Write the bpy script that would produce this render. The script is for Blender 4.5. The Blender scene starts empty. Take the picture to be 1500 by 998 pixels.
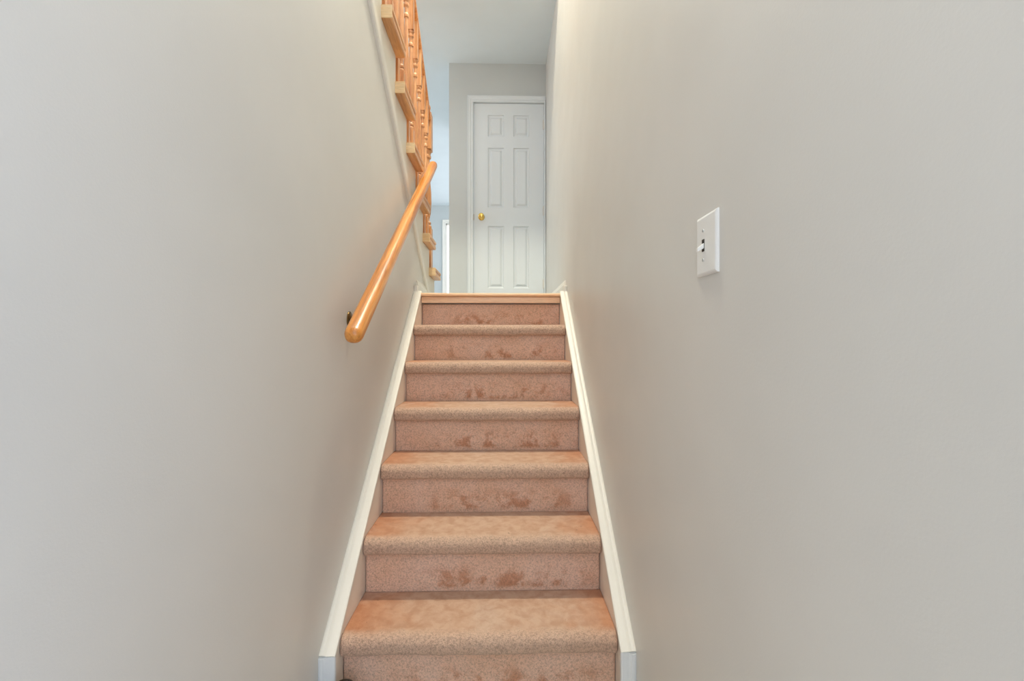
import bpy, bmesh, math, random
from mathutils import Vector, Matrix, noise
random.seed(7)
PI = math.pi
SC = bpy.context.scene
COL = SC.collection

# ------------------------------------------------------------------ helpers
def srgb(r, g, b):
    f = lambda c: (c/255/12.92) if c/255 <= .04045 else ((c/255+.055)/1.055)**2.4
    return (f(r), f(g), f(b), 1)

def link(name, me, m=None, parent=None, kind=None, label=None, cat=None, group=None, smooth=False, mats=None):
    o = bpy.data.objects.new(name, me)
    COL.objects.link(o)
    for mm in (mats or ([m] if m else [])):
        me.materials.append(mm)
    if parent: o.parent = parent
    tag(o, label, cat, group, kind)
    if smooth:
        for p in me.polygons: p.use_smooth = True
    return o

def tag(o, label=None, cat=None, group=None, kind=None):
    if label: o['label'] = label
    if cat: o['category'] = cat
    if group: o['group'] = group
    if kind: o['kind'] = kind

def empty(name, loc=(0, 0, 0), **k):
    o = bpy.data.objects.new(name, None)
    COL.objects.link(o); o.location = loc; o.empty_display_size = .05
    tag(o, **k)
    return o

def obj(name, bm, m, parent=None, bevel=0, smooth=False, **k):
    """links a bmesh as one mesh; world coordinates, kept when the parent sits elsewhere"""
    bmesh.ops.recalc_face_normals(bm, faces=bm.faces)
    if parent is not None:
        p = parent; off = Vector((0, 0, 0))
        while p is not None:
            off += p.location; p = p.parent
        bmesh.ops.translate(bm, verts=bm.verts, vec=-off)
    me = bpy.data.meshes.new(name); bm.to_mesh(me); bm.free()
    o = link(name, me, m if not isinstance(m, list) else None, parent, smooth=smooth, mats=m if isinstance(m, list) else None, **k)
    if bevel:
        b = o.modifiers.new('b', 'BEVEL'); b.width = bevel; b.segments = 3; b.limit_method = 'ANGLE'; b.angle_limit = .6
        b.harden_normals = False
        for pl in me.polygons: pl.use_smooth = False
    return o

def box(bm, x0, x1, y0, y1, z0, z1):
    v = [bm.verts.new((x, y, z)) for x in (x0, x1) for y in (y0, y1) for z in (z0, z1)]
    for f in ((0, 1, 3, 2), (4, 6, 7, 5), (0, 4, 5, 1), (2, 3, 7, 6), (0, 2, 6, 4), (1, 5, 7, 3)):
        bm.faces.new([v[i] for i in f])
    return v

def Box(*a):
    bm = bmesh.new(); box(bm, *a); return bm

def prism_x(bm, pts, x0, x1):
    """polygon of (y, z) extruded along x"""
    a = [bm.verts.new((x0, y, z)) for y, z in pts]; b = [bm.verts.new((x1, y, z)) for y, z in pts]
    fa = bm.faces.new(a); fb = bm.faces.new(b[::-1])
    n = len(pts)
    for i in range(n):
        bm.faces.new((a[i], b[i], b[(i+1) % n], a[(i+1) % n]))
    return fa, fb

def prism_y(bm, pts, y0, y1):
    """polygon of (x, z) extruded along y"""
    a = [bm.verts.new((x, y0, z)) for x, z in pts]; b = [bm.verts.new((x, y1, z)) for x, z in pts]
    bm.faces.new(a); bm.faces.new(b[::-1])
    n = len(pts)
    for i in range(n):
        bm.faces.new((a[i], b[i], b[(i+1) % n], a[(i+1) % n]))

def lathe(bm, prof, c=(0, 0, 0), axis='z', seg=24, sy=1.0):
    """prof: (radius, height) from bottom to top"""
    rings = []
    for r, h in prof:
        ring = []
        for i in range(seg):
            a = 2*PI*i/seg
            u, v = r*math.cos(a), r*math.sin(a)*sy
            p = (u, v, h) if axis == 'z' else ((h, u, v) if axis == 'x' else (u, h, v))
            ring.append(bm.verts.new((c[0]+p[0], c[1]+p[1], c[2]+p[2])))
        rings.append(ring)
    for a, b in zip(rings, rings[1:]):
        for i in range(seg):
            bm.faces.new((a[i], a[(i+1) % seg], b[(i+1) % seg], b[i]))
    bm.faces.new(rings[0]); bm.faces.new(rings[-1])

def tube(bm, pts, r, seg=12):
    pts = [Vector(p) for p in pts]; rings = []
    rs = r if isinstance(r, (list, tuple)) else [r]*len(pts)
    for i, p in enumerate(pts):
        t = (pts[min(i+1, len(pts)-1)]-pts[max(i-1, 0)]).normalized()
        u = t.cross(Vector((0, 0, 1)));
        if u.length < 1e-3: u = Vector((1, 0, 0))
        u.normalize(); w = u.cross(t)
        rings.append([bm.verts.new(p+rs[i]*(math.cos(2*PI*k/seg)*u+math.sin(2*PI*k/seg)*w)) for k in range(seg)])
    for a, b in zip(rings, rings[1:]):
        for i in range(seg):
            bm.faces.new((a[i], a[(i+1) % seg], b[(i+1) % seg], b[i]))
    bm.faces.new(rings[0]); bm.faces.new(rings[-1])

def sweep_yz(bm, path, prof):
    """prof of (x, n) swept along a path in the yz plane with mitred corners; n is measured to the left-hand normal"""
    path = [Vector(p) for p in path]; rings = []
    for i, p in enumerate(path):
        d1 = (path[i]-path[i-1]).normalized() if i else None
        d2 = (path[i+1]-path[i]).normalized() if i < len(path)-1 else None
        if d1 is None: d1 = d2
        if d2 is None: d2 = d1
        n1 = Vector((-d1.y, d1.x)); n2 = Vector((-d2.y, d2.x))
        m = (n1+n2).normalized(); m = m/max(.2, m.dot(n1))
        rings.append([bm.verts.new((x, p.x+m.x*n, p.y+m.y*n)) for x, n in prof])
    k = len(prof)
    for a, b in zip(rings, rings[1:]):
        for i in range(k):
            bm.faces.new((a[i], a[(i+1) % k], b[(i+1) % k], b[i]))
    bm.faces.new(rings[0]); bm.faces.new(rings[-1])

# ------------------------------------------------------------------ materials
def mat(name, col, rough=.6, spec=.5, metallic=0):
    m = bpy.data.materials.new(name); m.use_nodes = True
    n = m.node_tree; b = n.nodes['Principled BSDF']
    b.inputs['Base Color'].default_value = col
    b.inputs['Roughness'].default_value = rough
    b.inputs['Specular IOR Level'].default_value = spec
    b.inputs['Metallic'].default_value = metallic
    return m, n, b

def nd(n, t, **kw):
    x = n.nodes.new(t)
    for k, v in kw.items():
        if k in x.inputs: x.inputs[k].default_value = v
        else: setattr(x, k, v)
    return x

def noise_node(n, scale, detail=4, rough=.55, vec=None, dist=0):
    x = nd(n, 'ShaderNodeTexNoise'); x.inputs['Scale'].default_value = scale
    x.inputs['Detail'].default_value = detail; x.inputs['Roughness'].default_value = rough
    x.inputs['Distortion'].default_value = dist
    if vec: n.links.new(vec, x.inputs['Vector'])
    return x

def ramp(n, fac, stops):
    r = nd(n, 'ShaderNodeValToRGB'); n.links.new(fac, r.inputs['Fac'])
    e = r.color_ramp.elements
    while len(e) < len(stops): e.new(.5)
    for el, (p, c) in zip(e, stops):
        el.position = p; el.color = c
    return r

def g(v): return (v, v, v, 1)

def bump(n, b, height, strength, dist=.01):
    x = nd(n, 'ShaderNodeBump'); x.inputs['Strength'].default_value = strength; x.inputs['Distance'].default_value = dist
    n.links.new(height, x.inputs['Height']); n.links.new(x.outputs['Normal'], b.inputs['Normal'])
    return x

def mix(n, fac, a, b_, mode='MIX'):
    x = nd(n, 'ShaderNodeMix', data_type='RGBA', blend_type=mode)
    for s, v in (('Factor', fac), ('A', a), ('B', b_)):
        i = [q for q in x.inputs if q.name == s and (q.type == 'RGBA' or s == 'Factor') and q.enabled][0]
        if hasattr(v, 'links') or hasattr(v, 'is_output'): n.links.new(v, i)
        else: i.default_value = v
    return [q for q in x.outputs if q.enabled][0]

def math_n(n, op, a, b_=None, c=None, clamp=False):
    x = nd(n, 'ShaderNodeMath', operation=op); x.use_clamp = clamp
    for i, v in enumerate((a, b_, c)):
        if v is None: continue
        if hasattr(v, 'is_output'): n.links.new(v, x.inputs[i])
        else: x.inputs[i].default_value = v
    return x.outputs[0]

def geo(n): return nd(n, 'ShaderNodeNewGeometry').outputs['Position']

def paint(name, col, rough=.42, spec=.4, bmp=.12, var=.03):
    m, n, b = mat(name, col, rough, spec)
    p = geo(n)
    a = noise_node(n, 2.2, 3, .5, p)
    lo = tuple(c*(1-var) for c in col[:3])+(1,); hi = tuple(min(1, c*(1+var)) for c in col[:3])+(1,)
    r = ramp(n, a.outputs['Fac'], [(.3, lo), (.7, hi)])
    n.links.new(r.outputs['Color'], b.inputs['Base Color'])
    h = noise_node(n, 210, 4, .6, p)
    bump(n, b, h.outputs['Fac'], bmp, .0015)
    rr = noise_node(n, 5, 3, .5, p)
    r2 = ramp(n, rr.outputs['Fac'], [(.3, g(rough-.04)), (.7, g(rough+.05))])
    n.links.new(r2.outputs['Color'], b.inputs['Roughness'])
    return m

WALL = paint('wall_paint', srgb(212, 210, 204), .40, .45)
HALLWALL = paint('hall_wall_paint', srgb(190, 196, 195), .5, .35)
CEIL = paint('ceiling_paint', srgb(219, 229, 233), .8, .2, .3)
TRIM = paint('trim_paint', srgb(229, 226, 216), .32, .5, .06)
DOORP = paint('door_paint', srgb(211, 219, 222), .38, .45, .05, .012)
CURBP = paint('curb_paint', srgb(236, 226, 212), .45, .4)
STRING = paint('stringer_paint', srgb(222, 218, 206), .4, .45, .05)
PLASTIC, _n, _b = mat('white_plastic', srgb(232, 232, 228), .3, .5)
DARK, _n, _b = mat('dark_slot', srgb(40, 36, 30), .6)
BRASS, _n, _b = mat('polished_brass', srgb(226, 190, 104), .18, .5, 1)
OLDBRASS, _n, _b = mat('antique_brass', srgb(120, 96, 60), .32, .5, 1)
STEEL, _n, _b = mat('painted_hinge', srgb(205, 205, 200), .4, .5)
FROST, _n, _b = mat('lamp_glass', srgb(255, 244, 225), .4)
_b.inputs['Emission Color'].default_value = srgb(255, 226, 186); _b.inputs['Emission Strength'].default_value = 3.0

def wood(name, c_lo, c_mid, c_hi, axis='y', rough=.3, spec=.5, coat=.3, scale=1.0):
    m, n, b = mat(name, c_mid, rough, spec)
    p = nd(n, 'ShaderNodeTexCoord').outputs['Object']
    mp = nd(n, 'ShaderNodeMapping'); n.links.new(p, mp.inputs['Vector'])
    s = {'x': (.06, 1, 1), 'y': (1, .06, 1), 'z': (1, 1, .06), 'slope': (1, .045, 1)}[axis]
    if axis == 'slope':
        m0 = nd(n, 'ShaderNodeMapping'); n.links.new(p, m0.inputs['Vector']); m0.inputs['Rotation'].default_value = (-math.atan(.72), 0, 0)
        n.links.new(m0.outputs['Vector'], mp.inputs['Vector'])
    mp.inputs['Scale'].default_value = tuple(q*scale for q in s)
    a = noise_node(n, 42, 5, .6, mp.outputs['Vector'], .6)
    f = noise_node(n, 340, 3, .6, mp.outputs['Vector'], .1)
    r = ramp(n, a.outputs['Fac'], [(.32, c_lo), (.5, c_mid), (.68, c_hi)])
    r2 = ramp(n, f.outputs['Fac'], [(.38, g(.72)), (.56, g(1))])
    c = mix(n, .55, r.outputs['Color'], r2.outputs['Color'], 'MULTIPLY')
    n.links.new(c, b.inputs['Base Color'])
    b.inputs['Coat Weight'].default_value = coat; b.inputs['Coat Roughness'].default_value = .12
    bump(n, b, f.outputs['Fac'], .06, .001)
    return m

OAK = wood('varnished_oak', srgb(168, 98, 34), srgb(216, 140, 60), srgb(236, 168, 90), 'slope', .3, .5, .42, 1)
OAKV = wood('varnished_oak_spindle', srgb(172, 112, 64), srgb(204, 146, 94), srgb(222, 168, 118), 'z', .38, .5, .3)
OAKH = wood('varnished_oak_rail', srgb(186, 110, 50), srgb(216, 138, 66), srgb(228, 158, 88), 'slope', .34, .5, .3)
OAKT = wood('oak_tread', srgb(190, 130, 78), srgb(216, 160, 106), srgb(232, 182, 130), 'y', .36, .45, .2)
OAKX = wood('oak_landing_nosing', srgb(242, 194, 150), srgb(250, 208, 166), srgb(253, 218, 182), 'x', .36, .45, .2)
ENDG = wood('raw_end_grain', srgb(226, 188, 138), srgb(238, 205, 158), srgb(244, 216, 172), 'x', .6, .3, 0)
LAND = paint('landing_floor_tile', srgb(196, 194, 186), .4, .4, .05)

Z0 = 1.17            # height of the lens above the lower floor
RISE = .2102; RUN = .241
STEP_Y = [1.452+RUN*k for k in range(7)]
STEP_Z = [.212+RISE*k for k in range(7)]
LZ = STEP_Z[6]+.002  # landing level

def carpet(name, base, rough_pile, tread=False):
    m, n, b = mat(name, base, .95, .12)
    p = geo(n)
    sep = nd(n, 'ShaderNodeSeparateXYZ'); n.links.new(p, sep.inputs[0])
    X, Y, Z = sep.outputs
    if tread:   # salmon pile, flattened and paler where feet land, deeper along the sides
        ax = math_n(n, 'ABSOLUTE', math_n(n, 'ADD', X, .06))
        wob = noise_node(n, 7, 4, .6, p)
        e = math_n(n, 'ADD', ax, math_n(n, 'MULTIPLY', math_n(n, 'SUBTRACT', wob.outputs['Fac'], .5), .28))
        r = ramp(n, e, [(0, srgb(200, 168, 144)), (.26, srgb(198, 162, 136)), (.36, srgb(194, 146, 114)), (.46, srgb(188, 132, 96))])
        c = r.outputs['Color']
        w2 = noise_node(n, 3.3, 4, .6, p, .4)
        m2 = ramp(n, w2.outputs['Fac'], [(.5, g(0)), (.66, g(1))])
        c = mix(n, math_n(n, 'MULTIPLY', m2.outputs['Color'], .5), c, srgb(204, 180, 162))
        w3 = noise_node(n, 24, 5, .6, p, .4)
        c = mix(n, 1.0, c, ramp(n, w3.outputs['Fac'], [(.36, srgb(236, 226, 218)), (.6, g(1))]).outputs['Color'], 'MULTIPLY')
        w4 = noise_node(n, 60, 2, .5, p)
        c = mix(n, 1.0, c, ramp(n, w4.outputs['Fac'], [(.24, g(.55)), (.28, g(1))]).outputs['Color'], 'MULTIPLY')
    else:
        w = noise_node(n, 5, 4, .6, p)
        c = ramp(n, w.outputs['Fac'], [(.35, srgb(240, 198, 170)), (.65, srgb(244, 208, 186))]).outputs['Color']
        # scuffs from shoe tips in the lower half of every riser
        u = math_n(n, 'FRACT', math_n(n, 'DIVIDE', math_n(n, 'SUBTRACT', Z, .212-RISE*4), RISE))
        band = ramp(n, u, [(.02, g(0)), (.10, g(1)), (.32, g(.8)), (.52, g(0))])
        mp = nd(n, 'ShaderNodeMapping'); n.links.new(p, mp.inputs['Vector']); mp.inputs['Scale'].default_value = (1, 3.1, 1)
        st = noise_node(n, 15, 5, .62, mp.outputs['Vector'], .3)
        sm = ramp(n, st.outputs['Fac'], [(.47, g(0)), (.6, g(1))])
        xb = ramp(n, math_n(n, 'ABSOLUTE', math_n(n, 'SUBTRACT', X, 0.0)), [(.22, g(1)), (.40, g(.15))])
        f = math_n(n, 'MULTIPLY', math_n(n, 'MULTIPLY', band.outputs['Color'], sm.outputs['Color']), xb.outputs['Color'])
        c = mix(n, math_n(n, 'MULTIPLY', f, .8), c, srgb(200, 136, 98))
    if tread:   # the pile stands up and shows its curl where the carpet rolls over the nosing
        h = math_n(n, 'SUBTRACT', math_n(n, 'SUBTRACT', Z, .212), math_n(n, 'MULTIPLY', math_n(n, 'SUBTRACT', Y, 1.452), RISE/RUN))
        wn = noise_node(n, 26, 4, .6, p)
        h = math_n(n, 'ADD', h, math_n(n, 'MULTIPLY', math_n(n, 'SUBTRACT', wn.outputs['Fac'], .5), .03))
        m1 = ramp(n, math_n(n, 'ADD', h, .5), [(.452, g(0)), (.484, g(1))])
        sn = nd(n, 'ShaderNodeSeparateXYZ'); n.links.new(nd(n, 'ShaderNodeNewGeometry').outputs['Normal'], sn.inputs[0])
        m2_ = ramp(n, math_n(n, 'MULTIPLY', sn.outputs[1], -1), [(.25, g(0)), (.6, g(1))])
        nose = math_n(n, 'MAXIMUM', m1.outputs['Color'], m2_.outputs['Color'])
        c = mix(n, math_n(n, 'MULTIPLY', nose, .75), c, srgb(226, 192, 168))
    # pile: small tufts
    v = nd(n, 'ShaderNodeTexVoronoi'); v.inputs['Scale'].default_value = 260
    n.links.new(p, v.inputs['Vector'])
    fine = noise_node(n, 420, 3, .7, p)
    mid = noise_node(n, 150, 4, .7, p, .8)
    hgt = math_n(n, 'ADD', math_n(n, 'MULTIPLY', mid.outputs['Fac'], 1.0), math_n(n, 'MULTIPLY', v.outputs['Distance'], .5))
    tuft = ramp(n, mid.outputs['Fac'], [(.40, g(1-rough_pile)), (.54, g(1))])
    c = mix(n, nose if tread else 1.0, c, tuft.outputs['Color'], 'MULTIPLY')
    t2 = ramp(n, fine.outputs['Fac'], [(.36, g(1-rough_pile*.7)), (.56, g(1))])
    c = mix(n, math_n(n, 'ADD', math_n(n, 'MULTIPLY', nose, .7), .3) if tread else 1.0, c, t2.outputs['Color'], 'MULTIPLY')
    n.links.new(c, b.inputs['Base Color'])
    bs = bump(n, b, hgt, .8, .004)
    if tread: n.links.new(math_n(n, 'ADD', math_n(n, 'MULTIPLY', nose, .65), .2), bs.inputs['Strength'])
    b.inputs['Sheen Weight'].default_value = .15; b.inputs['Sheen Roughness'].default_value = .6
    return m
CT = carpet('carpet_worn_tread', srgb(220, 165, 125), .36, True)
CR = carpet('carpet_riser_pile', srgb(216, 165, 140), .30)

# ------------------------------------------------------------------ main dimensions
XL, XR = -.567, .42
CL, CRX = -.5225, .3775          # inner faces of the low curbs
YD = 4.33                        # wall with the closet door
ZC = Z0+2.66                     # ceiling
YB = -1.6                        # back end of the lower hall

# ------------------------------------------------------------------ lower floor
m, n, b = mat('floor_tile', srgb(190, 180, 165), .4)
br = nd(n, 'ShaderNodeTexBrick'); br.offset = 0
br.inputs['Color1'].default_value = srgb(196, 186, 170); br.inputs['Color2'].default_value = srgb(188, 178, 160); br.inputs['Mortar'].default_value = srgb(140, 132, 120)
br.inputs['Scale'].default_value = 1; br.inputs['Brick Width'].default_value = .3; br.inputs['Row Height'].default_value = .3; br.inputs['Mortar Size'].default_value = .006
n.links.new(geo(n), br.inputs['Vector']); n.links.new(br.outputs['Color'], b.inputs['Base Color'])
obj('floor', Box(-2.6, 2.4, YB, 3.1, -.1, 0), m, kind='structure')
obj('floor', Box(-4.2, XR+.12, 2.99, 9.2, LZ-.12, LZ), LAND, kind='structure')

# ------------------------------------------------------------------ upper flight numbers
UG, UR = .2715, .199
NU = 11
UY = [3.45-UG*k for k in range(NU)]
UZ = [Z0+.556+UR*k for k in range(NU)]      # tread tops
TT = .036                                    # tread board thickness

# left wall: closed under the upper flight, stepped along it
pts = [(YB, 0), (3.72, 0), (3.72, UZ[0]-TT-.001)]
for k in range(NU-1):
    pts += [(UY[k]+.004, UZ[k]-TT-.001), (UY[k]+.004, UZ[k+1]-TT-.001)]
pts += [(YB, UZ[-1]-TT-.001)]
bm = bmesh.new(); prism_x(bm, pts, XL-.11, XL)
obj('wall_left', bm, WALL, kind='structure')

# right wall
bm = bmesh.new(); box(bm, XR, XR+.12, -.35, YD, 0, ZC+.1); box(bm, XR, XR+.12, .3, 3.32, ZC+.1, 5.5)
obj('wall_right', bm, WALL, kind='structure')

# low curbs carrying the cap trim
def cap_z(y): return Z0-.976+.862*(y-1.413)-.0
Y1 = 1.418
def curb(name, x0, x1):
    bm = bmesh.new()
    prism_x(bm, [(Y1, 0), (2.985, 0), (2.985, LZ-.068), (2.93, LZ-.068), (2.93, cap_z(2.93)-.014), (Y1, cap_z(Y1)-.014)], x0, x1)
    return obj(name, bm, CURBP, kind='structure')
curb('wall_curb_left', XL, CL)
curb('wall_curb_right', CRX, XR)

def cap_prof(xw, xi):
    s = 1 if xi > xw else -1
    w = abs(xi-xw)+.004
    q = [(0, 0), (0, .017), (.006, .0195), (.014, .019), (.019, .0145), (.022, .0125), (.028, .0125), (w-.006, .0115), (w-.001, .009), (w, .004), (w, 0)]
    return [(xw+s*x, nn-.002) for x, nn in q]
def cap(name, xw, xi, lab):
    t = empty(name, (xw, Y1, 0), kind='structure', label=lab)
    bm = bmesh.new()
    zt = cap_z(Y1)-.014
    sweep_yz(bm, [(Y1-.004, zt-.001), (2.925, cap_z(2.925)-.014)], cap_prof(xw, xi))
    obj('cap_moulding', bm, TRIM, t)
    bm = bmesh.new()
    # upright board on the curb's end, same moulding turned to face the hall
    pr = cap_prof(xw, xi)
    a = [bm.verts.new((x, Y1-nn-.001, 0)) for x, nn in pr]; c = [bm.verts.new((x, Y1-nn-.001, zt+.004+(-.0)) ) for x, nn in pr]
    bm.faces.new(a); bm.faces.new(c[::-1])
    for i in range(len(pr)): bm.faces.new((a[i], c[i], c[(i+1) % len(pr)], a[(i+1) % len(pr)]))
    obj('end_board', bm, TRIMB, t, label='cooler white painted end board')
TRIMB = paint('trim_paint_fresh', srgb(226, 231, 232), .35, .45, .5)
cap('trim_1', XL, CL, 'white sloping cap moulding on the low curb along the left wall')
cap('trim_2', XR, CRX, 'white sloping cap moulding on the low curb along the right wall')

# baseboards on the landing
def base_prof(xw, s):
    return [(xw, LZ), (xw+s*.013, LZ), (xw+s*.013, LZ+.062), (xw+s*.009, LZ+.075), (xw+s*.006, LZ+.088), (xw+s*.003, LZ+.094), (xw, LZ+.094)]
bm = bmesh.new(); prism_y(bm, base_prof(XL, 1), 2.99, 3.72); obj('baseboard_left', bm, TRIM, kind='structure')
bm = bmesh.new(); prism_y(bm, base_prof(XR, -1), 2.975, YD-.02); obj('baseboard_right', bm, TRIM, kind='structure')
# plinth blocks where the cap trim dies into the landing
obj('trim_3', Box(XL, XL+.022, 2.905, 2.99, LZ-.03, LZ+.05), TRIM, kind='structure', bevel=.004)
obj('trim_4', Box(XR-.02, XR, 2.905, 2.975, LZ-.03, LZ+.05), TRIM, kind='structure', bevel=.004)

# ------------------------------------------------------------------ carpeted basement flight
stairs = empty('carpeted_staircase', (-.07, STEP_Y[0], 0), label='straight flight of stairs covered in salmon pink carpet between white capped curbs', cat='staircase')
def carpet_body(name, prof, x0, x1, m, amp, nx=170, bulge=0, seed=0, closed_round=.006):
    """closed yz profile extruded along x with a pile wobble; ends slightly rounded"""
    bm = bmesh.new(); rings = []
    cy = sum(p[0] for p in prof)/len(prof); cz = sum(p[1] for p in prof)/len(prof)
    for i in range(nx+1):
        t = i/nx; x = x0+(x1-x0)*t
        d = min(x-x0, x1-x)
        sh = 1 if d > closed_round else .90+.10*math.sqrt(max(0, 1-(1-d/closed_round)**2))
        ring = []
        for j, (y, z, a) in enumerate(prof):
            yy = y; zz = z
            if a:
                q = Vector((x*60, y*60+seed, z*60)); w = noise.noise(q)*.7+noise.noise(q*2.7)*.5
                lw = noise.noise(Vector((x*6+seed, y*3, z*3)))
                yy += (-w*amp*a)+lw*.0025*a
                zz += noise.noise(q+Vector((31, 7, 3)))*amp*.7*a+lw*.0018*a
                if sh < 1:
                    yy = cy+(yy-cy)*1.0+(.008*(1-sh)*10); 
            ring.append(bm.verts.new((x, yy, zz)))
        rings.append(ring)
    k = len(prof)
    for a, c in zip(rings, rings[1:]):
        for i in range(k):
            bm.faces.new((a[i], a[(i+1) % k], c[(i+1) % k], c[i]))
    bm.faces.new(rings[0]); bm.faces.new(rings[-1])
    return obj(name, bm, m, stairs, smooth=True)

def arc(cy, cz, r, a0, a1, n_):
    return [(cy+r*math.cos(a0+(a1-a0)*i/n_), cz+r*math.sin(a0+(a1-a0)*i/n_)) for i in range(n_+1)]
for k in range(6):
    y, z = STEP_Y[k], STEP_Z[k]
    back = STEP_Y[k+1]+.036
    P = []
    N = 22
    for i in range(N+1):          # top, from the back to the nosing
        yy = back+(y+.030-back)*i/N
        P.append((yy, z+.0015*math.sin(i/N*PI), .25 if i < N-3 else .7))
    P += [(a, b_, 1) for a, b_ in arc(y+.030, z-.030, .030, PI/2, PI, 9)][1:]
    P += [(y, z-.036, 1), (y+.001, z-.042, 1)]
    P += [(a, b_, 1) for a, b_ in arc(y+.019, z-.044, .018, PI, PI*1.5, 6)]
    P += [(y+.0255, z-.0605, .6), (y+.027, z-.048, 0), (y+.045, z-.042, 0), (back, z-.042, 0)]
    carpet_body('tread', P, CL+.001, CRX-.001, CT, .0022, seed=k*9.1)
for k in range(7):
    y = STEP_Y[k]+.030+(.004 if k < 6 else .020)
    zb = (STEP_Z[k-1]-.004) if k else 0
    zt = STEP_Z[k]-.044 if k < 6 else STEP_Z[6]-.066
    P = []
    N = 26
    for i in range(N+1):
        P.append((y, zb+(zt-zb)*i/N, .8 if 0 < i < N else .2))
    P += [(y+.015, zt, 0), (y+.015, zb, 0)]
    carpet_body('riser', P, CL+.001, CRX-.001, CR, .0016, seed=50+k*7.7, closed_round=.002)

# landing nosing and fascia
bm = bmesh.new()
zt = LZ
prism_x(bm, [(2.99, zt), (2.905, zt), (2.899, zt-.003), (2.896, zt-.009), (2.896, zt-.014), (2.900, zt-.019), (2.906, zt-.0215), (2.99, zt-.0215)], CL-.004, CRX+.004)
obj('landing_nosing', bm, OAKX, stairs, label='pale varnished wooden landing nosing')
obj('landing_fascia', Box(CL+.003, CRX-.003, 2.916, 2.935, zt-.062, zt-.0235), OAKX, stairs, bevel=.0015, label='pale wooden fascia strip')

# ------------------------------------------------------------------ closet door wall
XC = -.509
XDL, XDR = -.272, .402           # door slab
DZ = Z0+2.283
def wall_door():
    bm = bmesh.new()
    box(bm, XC, XDL-.008, YD, YD+.11, LZ, ZC)
    box(bm, XDR+.008, XR+.12, YD, YD+.11, LZ, ZC)
    box(bm, XDL-.008, XDR+.008, YD, YD+.11, DZ+.008, ZC)
    box(bm, XC, XC+.11, YD+.11, 5.6, LZ, ZC)
    box(bm, XC, XR+.12, 5.6, 5.7, LZ, ZC)
    obj('wall_back', bm, HALLWALL, kind='structure')
wall_door()
door = empty('door_1', (XDL, YD, LZ), kind='structure', label='white six panel closet door at the top of the stairs')
def panel_door():
    bm = bmesh.new()
    yf = YD+.012; yb = YD+.047
    px = .00656
    xs = [XDL, XDL+20.5*px, XDL+44*px, XDL+58*px, XDL+81*px, XDR]
    def zz(py): return Z0+(499-py)*px
    zs = [LZ+.008, zz(422), zz(331), zz(304), zz(216), zz(199.5), zz(168), DZ]
    P = [(1, 2), (3, 4)]
    # front face grid with panel holes filled by stepped rings
    panels = [(xs[i], xs[i+1], zs[j], zs[j+1]) for i in (1, 3) for j in (1, 3, 5)]
    for i in range(5):
        for j in range(7):
            if i in (1, 3) and j in (1, 3, 5): continue
            v = [bm.verts.new(p) for p in ((xs[i], yf, zs[j]), (xs[i+1], yf, zs[j]), (xs[i+1], yf, zs[j+1]), (xs[i], yf, zs[j+1]))]
            bm.faces.new(v)
    for (a, b_, c, d) in panels:
        levels = [(0, 0), (.004, .009), (.010, .011), (.020, .011), (.036, .0015), (.036, .0015)]
        prev = None
        for ins, dep in levels[:5]:
            ring = [bm.verts.new(p) for p in ((a+ins, yf+dep, c+ins), (b_-ins, yf+dep, c+ins), (b_-ins, yf+dep, d-ins), (a+ins, yf+dep, d-ins))]
            if prev:
                for i in range(4): bm.faces.new((prev[i], prev[(i+1) % 4], ring[(i+1) % 4], ring[i]))
            prev = ring
        bm.faces.new(prev)
    bmesh.ops.remove_doubles(bm, verts=bm.verts, dist=1e-5)
    # edges and back
    f = [bm.verts.new(p) for p in ((XDL, yf, zs[0]), (XDR, yf, zs[0]), (XDR, yf, DZ), (XDL, yf, DZ))]
    r = [bm.verts.new(p) for p in ((XDL, yb, zs[0]), (XDR, yb, zs[0]), (XDR, yb, DZ), (XDL, yb, DZ))]
    for i in range(4): bm.faces.new((f[i], f[(i+1) % 4], r[(i+1) % 4], r[i]))
    bm.faces.new(r)
    return obj('door_slab', bm, DOORP, door)
slab = panel_door()
# jamb
bm = bmesh.new()
box(bm, XDL-.008, XDL-.003, YD-.001, YD+.11, LZ, DZ+.003)
box(bm, XDR+.003, XDR+.008, YD-.001, YD+.11, LZ, DZ+.003)
box(bm, XDL-.008, XDR+.008, YD-.001, YD+.11, DZ+.003, DZ+.008)
obj('door_jamb', bm, DOORP, door)
def casing(parent, x0, x1, ztop, zbot, yw, w, wr=None, s=-1, m=None, right=True):
    """stepped casing around an opening on a wall facing -y; w = width"""
    bm = bmesh.new()
    wr = wr if wr is not None else w
    def prof(t): return [(0, 0), (0, .009), (.010/.06*w, .013), (.022/.06*w, .011), (.030/.06*w, .016), (.048/.06*w, .018), (.054/.06*w, .022), (w, .022), (w, 0)]
    pr = prof(w)
    pts = [(x0, zbot, -1, 0), (x0, ztop, -1, 1)]
    rings = []
    for (x, z, dx, dz) in pts:
        rings.append([bm.verts.new((x+dx*d, yw+s*h, z+dz*d)) for d, h in pr])
    if right:
        lim = wr
        rings.append([bm.verts.new((x1+min(d, lim), yw+s*h, ztop+d)) for d, h in pr])
        rings.append([bm.verts.new((x1+min(d, lim), yw+s*h, zbot)) for d, h in pr])
    else:
        rings.append([bm.verts.new((x1, yw+s*h, ztop+d)) for d, h in pr])
    k = len(pr)
    for a, c in zip(rings, rings[1:]):
        for i in range(k): bm.faces.new((a[i], a[(i+1) % k], c[(i+1) % k], c[i]))
    bm.faces.new(rings[0]); bm.faces.new(rings[-1])
    obj('door_casing', bm, m or DOORP, parent)
casing(door, XDL-.004, XDR+.004, DZ+.004, LZ, YD, .056, .013)
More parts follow.
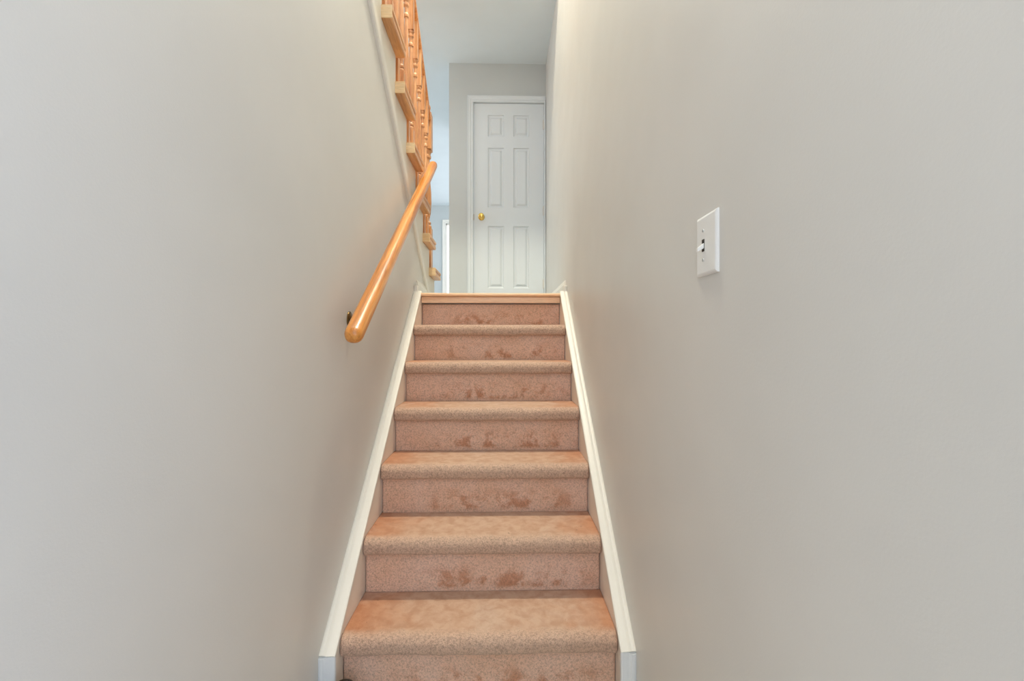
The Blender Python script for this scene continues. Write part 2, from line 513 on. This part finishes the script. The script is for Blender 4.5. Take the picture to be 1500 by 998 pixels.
# knob with rose and latch plate
kx, kz = XDL+.072, Z0+1.187
rose = bmesh.new(); lathe(rose, [(.031, -.002), (.031, .004), (.026, .008), (.014, .010), (.012, .012)], (0, 0, 0), 'y', 28)
for v in rose.verts: v.co = Vector((kx+v.co.x, YD+.012-v.co.y, kz+v.co.z))
knob = obj('door_knob', rose, BRASS, slab, smooth=True, label='polished brass knob')
kb = bmesh.new(); lathe(kb, [(.010, 0), (.010, .018), (.016, .024), (.025, .032), (.0275, .042), (.0255, .052), (.018, .058), (.008, .060), (.001, .060)], (0, 0, 0), 'y', 28)
for v in kb.verts: v.co = Vector((kx+v.co.x, YD+.004-v.co.y, kz+v.co.z))
# the grip belongs with its rose: one knob
me2 = bpy.data.meshes.new('grip')
bmj = bmesh.new(); bmj.from_mesh(knob.data)
off = knob.matrix_world.translation
kb2 = kb
pofs = Vector(door.location)
for v in kb2.verts: v.co -= pofs
kb2.to_mesh(me2); bmj.from_mesh(me2); bmesh.ops.recalc_face_normals(bmj, faces=bmj.faces); bmj.to_mesh(knob.data); bmj.free(); kb2.free()
for p in knob.data.polygons: p.use_smooth = True
obj('latch_plate', Box(XDL-.0035, XDL+.001, YD+.008, YD+.016, kz-.028, kz+.028), OLDBRASS, door)
for hz in (Z0+2.08, Z0+1.25, LZ+.24):
    bm = bmesh.new(); lathe(bm, [(.006, -.045), (.006, .045)], (XDR+.001, YD+.004, hz), 'z', 14)
    lathe(bm, [(.0035, .045), (.005, .048), (.002, .053)], (XDR+.001, YD+.004, hz), 'z', 14)
    box(bm, XDR-.012, XDR+.002, YD+.008, YD+.0125, hz-.044, hz+.044)
    obj('hinge', bm, STEEL, door)

# ------------------------------------------------------------------ ceiling, hall beyond
bm = bmesh.new()
box(bm, -4.2, XR+.12, 3.32, 9.2, ZC, ZC+.1)
box(bm, -1.62, XR+.12, 1.0, 3.42, 5.5, 5.6)
box(bm, -1.62, XR+.12, 3.32, 3.42, ZC+.1, 5.5)
obj('ceiling', bm, CEIL, kind='structure')
YF = 8.9
bm = bmesh.new()
xo0, xo1, zo = -1.107, .0, Z0+2.31
box(bm, -4.2, xo0-.004, YF, YF+.12, LZ, ZC)
box(bm, xo1, XR+.12, YF, YF+.12, LZ, ZC)
box(bm, xo0-.004, xo1, YF, YF+.12, zo, ZC)
obj('wall_far', bm, HALLWALL, kind='structure')
d2 = empty('door_2', (xo0, YF, LZ), kind='structure', label='white framed glass door at the far end of the upper hall')
casing(d2, xo0, xo1, zo, LZ, YF, .066, m=TRIM)
bm = bmesh.new()
for a in ((xo0-.003, xo0+.014), (xo1-.03, xo1)): box(bm, a[0], a[1], YF+.03, YF+.07, LZ, zo)
box(bm, xo0, xo1, YF+.03, YF+.07, LZ, LZ+.05); box(bm, xo0, xo1, YF+.03, YF+.07, zo-.03, zo)
obj('door_frame', bm, TRIM, d2)
GL = bpy.data.materials.new('window_glass'); GL.use_nodes = True
gn = GL.node_tree; gn.nodes.clear()
o_ = gn.nodes.new('ShaderNodeOutputMaterial'); mx = gn.nodes.new('ShaderNodeMixShader'); tr = gn.nodes.new('ShaderNodeBsdfTransparent'); gl = gn.nodes.new('ShaderNodeBsdfGlossy')
gl.inputs['Roughness'].default_value = .02; mx.inputs[0].default_value = .05
gn.links.new(tr.outputs[0], mx.inputs[1]); gn.links.new(gl.outputs[0], mx.inputs[2]); gn.links.new(mx.outputs[0], o_.inputs[0])
obj('glass_pane', Box(xo0+.028, xo1-.028, YF+.046, YF+.052, LZ+.048, zo-.028), GL, d2)
# side wall of the far room with a broad window
XW = -4.0
bm = bmesh.new()
box(bm, XW-.12, XW, 3.3, 9.2, LZ, LZ+.55)
box(bm, XW-.12, XW, 3.3, 9.2, LZ+2.1, ZC)
box(bm, XW-.12, XW, 3.3, 4.0, LZ+.55, LZ+2.1)
box(bm, XW-.12, XW, 7.6, 9.2, LZ+.55, LZ+2.1)
obj('wall_hall_left', bm, HALLWALL, kind='structure')
w1 = empty('window_1', (XW, 5.8, LZ+.55), kind='structure')
bm = bmesh.new()
for a in ((4.0, 4.05), (5.77, 5.83), (7.55, 7.6)): box(bm, XW-.09, XW-.03, a[0], a[1], LZ+.55, LZ+2.1)
box(bm, XW-.09, XW-.03, 4.0, 7.6, LZ+.55, LZ+.6); box(bm, XW-.09, XW-.03, 4.0, 7.6, LZ+2.05, LZ+2.1)
obj('window_frame', bm, TRIM, w1)
obj('glass_pane', Box(XW-.062, XW-.058, 4.04, 7.56, LZ+.59, LZ+2.06), GL, w1)
# stairwell side wall of the upper flight and its end
obj('wall_stairwell', Box(-1.62, -1.5, .2, 3.32, 0, 5.4), HALLWALL, kind='structure')

# ------------------------------------------------------------------ upper flight
up = empty('upper_staircase', (XL, 3.45, LZ), label='oak stairs climbing towards the viewer above the left wall, seen from below', cat='staircase')
WOODR = OAKT
for k in range(NU-1):
    y, z = UY[k], UZ[k]
    bm = bmesh.new()
    box(bm, -1.5, XL-.001, y, y+.290, z-TT, z)
    tr_ = obj('tread', bm, OAKT, up, bevel=.006)
    # return nosing that overhangs the stringer, groove along its side
    bm = bmesh.new()
    xo = XL+.060
    y0, y1 = y-.002, y+.298
    prism_y(bm, [(XL-.001, z), (xo-.004, z), (xo, z-.004), (xo, z-.018), (xo-.003, z-.022), (xo-.008, z-.024), (xo-.008, z-.031), (xo-.003, z-.033), (xo-.002, z-.052), (xo-.006, z-.060), (XL-.001, z-.060)], y0+.004, y1)
    r_ = obj('return_nosing', bm, OAKT, tr_)
    bm = bmesh.new()
    box(bm, XL+.0005, xo-.0005, y0-.002, y0+.004, z-.061, z)
    obj('nosing_end', bm, ENDG, tr_, bevel=.002, label='pale bare wood end of the return nosing')
    # riser under the front edge of this tread
    zb = LZ if k == 0 else UZ[k-1]
    bm = bmesh.new(); box(bm, -1.5, XL+.004, y+.262, y+.280, zb, z-TT)
    obj('riser', bm, OAKT if k else STRING, up)
# stringer board with saw-tooth top, proud of the wall
def low(y): return Z0+.423+.745*(3.28-y)
pts = [(3.722, LZ+.001), (3.722, UZ[0]-.062)]
for k in range(NU-2):
    pts += [(UY[k]-.003+.012, UZ[k]-.062), (UY[k]-.003+.012, UZ[k+1]-.062)]
yend = UY[NU-2]
pts += [(yend, UZ[NU-2]-.062), (yend, low(yend))]
yb_ = 3.28-(LZ+.001-Z0-.423)/.745
pts += [(yb_, LZ+.001)]
bm = bmesh.new(); prism_x(bm, pts, XL, XL+.009)
obj('stringer', bm, STRING, up, label='off-white painted stringer')
bm = bmesh.new()
d = Vector((1, -.745)).normalized()
prof = [(XL, 0), (XL+.012, 0), (XL+.0175, .006), (XL+.019, .018), (XL+.016, .028), (XL+.016, .058), (XL+.013, .070), (XL+.009, .076), (XL, .076)]
sweep_yz(bm, [(yend, low(yend)-.012), (yb_-.02, low(yb_-.02)-.012)], prof)
obj('stringer_moulding', bm, TRIM, up, label='cream painted sloping moulding')

# ------------------------------------------------------------------ banister of the upper flight
XBAL = -.574
ban = empty('banister', (-.592, 3.545, UZ[0]), label='turned oak banister with ball topped newel post on the open side of the upper flight', cat='banister')
def sq(bm, c, h, z0, z1): box(bm, c[0]-h, c[0]+h, c[1]-h, c[1]+h, z0, z1)
nx_, ny_ = -.594, 3.550
hn = .0425
zt = Z0
bm = bmesh.new()
sq(bm, (nx_, ny_), hn, UZ[0]+.0, Z0+.88)
sq(bm, (nx_, ny_), hn, Z0+1.49, Z0+1.775)
lathe(bm, [(.040, Z0+.88), (.041, Z0+.895), (.030, Z0+.905), (.036, Z0+.915), (.036, Z0+.925), (.025, Z0+.935), (.024, Z0+.95), (.034, Z0+1.0), (.039, Z0+1.08), (.037, Z0+1.16), (.029, Z0+1.26),
           (.024, Z0+1.33), (.032, Z0+1.34), (.032, Z0+1.355), (.026, Z0+1.365), (.026, Z0+1.42), (.036, Z0+1.43), (.036, Z0+1.445), (.030, Z0+1.455), (.040, Z0+1.48), (.040, Z0+1.49)], (nx_, ny_, 0), 'z', 28)
newel = obj('newel_post', bm, OAKV, ban, bevel=.003)
bm = bmesh.new()
prof = [(.034, Z0+1.775), (.034, Z0+1.782), (.018, Z0+1.788), (.018, Z0+1.795)]
for i in range(9):
    a = -PI/2+.5+(PI-.5)*i/8
    prof.append((max(.0008, .033*math.cos(a)), Z0+1.826+.033*math.sin(a)))
lathe(bm, prof, (nx_, ny_, 0), 'z', 24)
obj('newel_ball', bm, OAKV, newel, smooth=True)
def rail_z(y): return Z0+1.735+.733*(3.5-y)      # centre of the handrail
# handrail
bm = bmesh.new()
R = [(-.028, -.022), (-.028, .004), (-.024, .018), (-.012, .027), (.0, .030), (.012, .027), (.024, .018), (.028, .004), (.028, -.022), (.018, -.030), (-.018, -.030)]
sweep_yz(bm, [(ny_-hn+.002, rail_z(ny_-hn)), (.95, rail_z(.95))], [(XBAL-.006+x, -nn) for x, nn in R])
obj('handrail', bm, OAKH, ban, smooth=False, bevel=.002)
# balusters: two per tread
def baluster(y, zb):
    zt_ = rail_z(y)-.028
    h = .0195; c = (XBAL, y)
    bm = bmesh.new()
    L = zt_-zb
    s1, s2 = .17, L-.24
    sq(bm, c, h, zb, zb+s1)
    # upper block is cut to the slope of the rail
    v = box(bm, c[0]-h, c[0]+h, c[1]-h, c[1]+h, zb+s2, zt_)
    for q in v:
        if abs(q.co.z-zt_) < 1e-6: q.co.z += -.733*(q.co.y-y)
    T = s2-s1
    rel = [(.0185, 0), (.019, .012), (.013, .020), (.017, .028), (.017, .038), (.011, .046), (.0105, .06), (.0155, .12), (.0185, .20), (.0175, .28), (.013, .40), (.0105, .50), (.0105, .52)]
    prof = [(r, zb+s1+q*T/.62) for r, q in rel]
    prof += [(.0155, zb+s1+T*.845), (.0155, zb+s1+T*.865), (.011, zb+s1+T*.88), (.0115, zb+s1+T*.925), (.017, zb+s1+T*.94), (.017, zb+s1+T*.955), (.013, zb+s1+T*.965), (.0185, zb+s1+T*.985), (.0185, zb+s1+T)]
    lathe(bm, prof, (c[0], c[1], 0), 'z', 16)
    obj('baluster', bm, OAKV, ban, bevel=.0015)
for k in range(NU-2):
    for dy in (.075, .211):
        y = UY[k]+dy
        if y > 3.46: continue
        baluster(y, UZ[k])

# ------------------------------------------------------------------ wall handrail
hr = empty('stair_handrail', (XL, 1.70, Z0+.07), label='thick rounded orange oak handrail fixed to the left wall', cat='handrail')
A = Vector((-.489, 1.478, Z0+.005)); B = Vector((-.489, 3.215, Z0+1.252))
dd = (B-A).normalized(); nn = Vector((1, 0, 0)); ww = nn.cross(dd)
bm = bmesh.new(); rings = []
Lr = (B-A).length
stations = []
for i in range(8):
    a = PI/2*i/7; stations.append((.030*(1-math.cos(a)) if False else .030*(1-math.sin(PI/2-a)), math.sin(a)))
for s_, q in [(.0, .30), (.0015, .52), (.004, .68), (.008, .80), (.013, .89), (.019, .955), (.026, .99), (.034, 1.0)]:
    rings.append((s_, q))
N = 40
mid = [(.034+(Lr-.068)*i/N, 1.0) for i in range(1, N)]
rings = rings+mid+[(Lr-s_, q) for s_, q in reversed(rings)]
VR = []
for s_, q in rings:
    ring = []
    for i in range(32):
        a = 2*PI*i/32
        ca, sa = math.cos(a), math.sin(a)
        e = .86
        u = math.copysign(abs(ca)**e, ca)*.0305*q; w_ = math.copysign(abs(sa)**e, sa)*.0285*q
        ring.append(bm.verts.new(A+dd*s_+nn*u+ww*w_))
    VR.append(ring)
for a, c in zip(VR, VR[1:]):
    for i in range(32): bm.faces.new((a[i], a[(i+1) % 32], c[(i+1) % 32], c[i]))
bm.faces.new(VR[0]); bm.faces.new(VR[-1])
obj('rail', bm, OAK, hr, smooth=True)
def bracket(y, zc):
    zr = A.z+.718*(y-A.y)
    bm = bmesh.new()
    tube(bm, [(XL+.006, y, zc), (XL+.03, y, zc-.004), (XL+.055, y+.0, zc+.006), (XL+.074, y, zc+.026), (XL+.078, y, zr-.034)], [.008, .0075, .0075, .0075, .008], 14)
    box(bm, XL+.064, XL+.092, y-.03, y+.03, zr-.037, zr-.030)
    for v in bm.verts:
        if v.co.z > zr-.0375: v.co.z += .718*(v.co.y-y)
    br_ = obj('bracket', bm, OLDBRASS, hr, smooth=False, label='antique brass bracket')
    bm = bmesh.new(); lathe(bm, [(.030, .0), (.030, .003), (.026, .006), (.018, .008), (.012, .009), (.011, .012)], (XL, y, zc), 'x', 26)
    obj('rosette', bm, OLDBRASS, br_, smooth=True)
bracket(1.685, Z0+.078)
bracket(2.93, Z0+.965)

# ------------------------------------------------------------------ light switch
sw = empty('light_switch', (XR, .908, Z0+.198), label='white rectangular toggle light switch plate on the right wall', cat='light switch')
SY0, SY1 = .862, .952; SZ0, SZ1 = Z0+.1335, Z0+.2575
bm = bmesh.new()
x_ = XR-.0065
f0 = [(XR, SY0, SZ0), (XR, SY1, SZ0), (XR, SY1, SZ1), (XR, SY0, SZ1)]
lv = [(0, 0), (0, .0025), (.0025, .0052), (.006, .0065)]
prev = None
for ins, dp in lv:
    ring = [bm.verts.new(p) for p in ((XR-dp, SY0+ins, SZ0+ins), (XR-dp, SY1-ins, SZ0+ins), (XR-dp, SY1-ins, SZ1-ins), (XR-dp, SY0+ins, SZ1-ins))]
    if prev:
        for i in range(4): bm.faces.new((prev[i], prev[(i+1) % 4], ring[(i+1) % 4], ring[i]))
    prev = ring
bm.faces.new(prev)
plate = obj('switch_plate', bm, PLASTIC, sw)
sy = .918; szc = Z0+.1955
obj('toggle_slot', Box(x_-.0006, x_+.001, sy-.0055, sy+.0055, szc-.0125, szc+.0125), DARK, plate)
bm = bmesh.new()
v = box(bm, x_-.013, x_+.001, sy-.0045, sy+.0045, szc-.006, szc+.005)
for q in v:
    if q.co.x < x_-.005: q.co.z -= .008; q.co.y = sy+(q.co.y-sy)*.8
    else: q.co.z += .0005
for q in v:
    if q.co.x < x_-.005 and q.co.z > szc-.006: q.co.z -= .003
obj('toggle', bm, PLASTIC, sw, bevel=.001)
for dz in (.0302, -.0302):
    bm = bmesh.new(); lathe(bm, [(.0034, 0), (.0034, .0006), (.0024, .0013), (.0004, .0014)], (0, 0, 0), 'x', 16)
    for q in bm.verts: q.co = Vector((x_-q.co.x, sy+q.co.y, szc+dz+q.co.z))
    s_ = obj('screw', bm, STEEL, plate, smooth=True)
    obj('screw_slot', Box(x_-.0018, x_-.0012, sy-.0006, sy+.0006, szc+dz-.0026, szc+dz+.0026), DARK, plate)

# ------------------------------------------------------------------ dark boot at the foot of the stairs
LEATHER, _n, _b = mat('dark_leather', srgb(46, 38, 30), .45, .5)
SOLE, _n, _b = mat('black_rubber', srgb(26, 25, 24), .7)
boot = empty('shoe', (-.468, 1.27, 0), label='dark brown shoe standing at the left foot of the carpeted stairs', cat='shoe')
bm = bmesh.new(); rings = []
bx, by = -.470, 1.360
secs = [(.022, .038, .135, -.075), (.042, .040, .138, -.075), (.060, .038, .118, -.055), (.080, .036, .085, -.025), (.098, .036, .062, -.006), (.110, .037, .057, 0)]
for z, rx, ry, cy in secs:
    ring = []
    for i in range(28):
        a = 2*PI*i/28
        yy = by+cy+ry*math.sin(a); xx = bx+rx*math.cos(a)
        zz = z + (.020*(-math.cos(a)) if z > .105 else 0)
        ring.append(bm.verts.new((xx, yy, zz)))
    rings.append(ring)
inner = [bm.verts.new((bx+(v.co.x-bx)*.88, by+(v.co.y-by)*.92, v.co.z)) for v in rings[-1]]
inner2 = [bm.verts.new((v.co.x, v.co.y, v.co.z-.05)) for v in inner]
rings += [inner, inner2]
for a, c in zip(rings, rings[1:]):
    for i in range(28): bm.faces.new((a[i], a[(i+1) % 28], c[(i+1) % 28], c[i]))
bm.faces.new(rings[0]); bm.faces.new(rings[-1])
obj('shoe_upper', bm, LEATHER, boot, smooth=True)
bm = bmesh.new()
a_, c_ = [], []
for i in range(28):
    a = 2*PI*i/28
    a_.append(bm.verts.new((bx+.041*math.cos(a), by-.075+.140*math.sin(a), 0))); c_.append(bm.verts.new((bx+.042*math.cos(a), by-.075+.142*math.sin(a), .022)))
bm.faces.new(a_); bm.faces.new(c_[::-1])
for i in range(28): bm.faces.new((a_[i], a_[(i+1) % 28], c_[(i+1) % 28], c_[i]))
obj('shoe_sole', bm, SOLE, boot)

# ------------------------------------------------------------------ lamps of the house, added fill lights
def flush_lamp(x, y, z, energy, col, lab, rad=.16):
    t = empty('ceiling_lamp', (x, y, z), label=lab, cat='ceiling lamp')
    bm = bmesh.new(); lathe(bm, [(rad, 0), (rad, -.02), (rad*.95, -.03), (rad*.9, -.032)], (x, y, z), 'z', 36)
    obj('lamp_base', bm, STEEL, t, smooth=True)
    bm = bmesh.new(); lathe(bm, [(rad*.88, -.030), (rad*.85, -.05), (rad*.7, -.075), (rad*.4, -.093), (.002, -.098)], (x, y, z), 'z', 36)
    obj('lamp_shade', bm, FROST, t, smooth=True)
    L = bpy.data.lights.new('bulb', 'AREA'); L.shape = 'DISK'; L.size = rad*1.7; L.energy = energy; L.color = col
    lo = bpy.data.objects.new('bulb', L); COL.objects.link(lo); lo.parent = t; lo.location = (0, 0, -.105)
flush_lamp(-.05, 2.4, 5.5, 140, (1, .92, .73), 'round frosted flush lamp on the ceiling over the stairs')

def area_light(name, loc, rot, sx, sy_, e, col):
    L = bpy.data.lights.new(name, 'AREA'); L.shape = 'RECTANGLE'; L.size = sx; L.size_y = sy_; L.energy = e; L.color = col
    o = bpy.data.objects.new(name, L); COL.objects.link(o); o.location = loc; o.rotation_euler = rot
    return o
# added area lamp standing in for daylight outside the far room's unseen window
area_light('window_fill_light', (XW-.2, 5.8, LZ+1.35), (0, -PI/2, 0), 1.5, 3.4, 42, (.70, .87, 1))

area_light('front_fill_light', (1.25, -1.2, 1.5), (PI/2, 0, math.radians(42)), 1.3, 1.9, 37, (.24, .50, 1))  # added blue fill light behind the camera; no front door is built there

# world
W = bpy.data.worlds.new('sky'); SC.world = W; W.use_nodes = True
bg = W.node_tree.nodes['Background']; bg.inputs['Color'].default_value = (.90, .93, 1, 1); bg.inputs['Strength'].default_value = 2.55

# ------------------------------------------------------------------ camera
cam = bpy.data.cameras.new('camera'); co = bpy.data.objects.new('camera', cam); COL.objects.link(co)
co.location = (0, 0, Z0); co.rotation_euler = (PI/2, 0, -math.atan(14.4/660))
cam.sensor_width = 36; cam.lens = 660/1500*36; cam.clip_start = .01
SC.camera = co
vs = SC.view_settings
vs.view_transform = 'Standard'; vs.look = 'None'; vs.gamma = 1; vs.use_curve_mapping = False
vs.exposure = -0.16
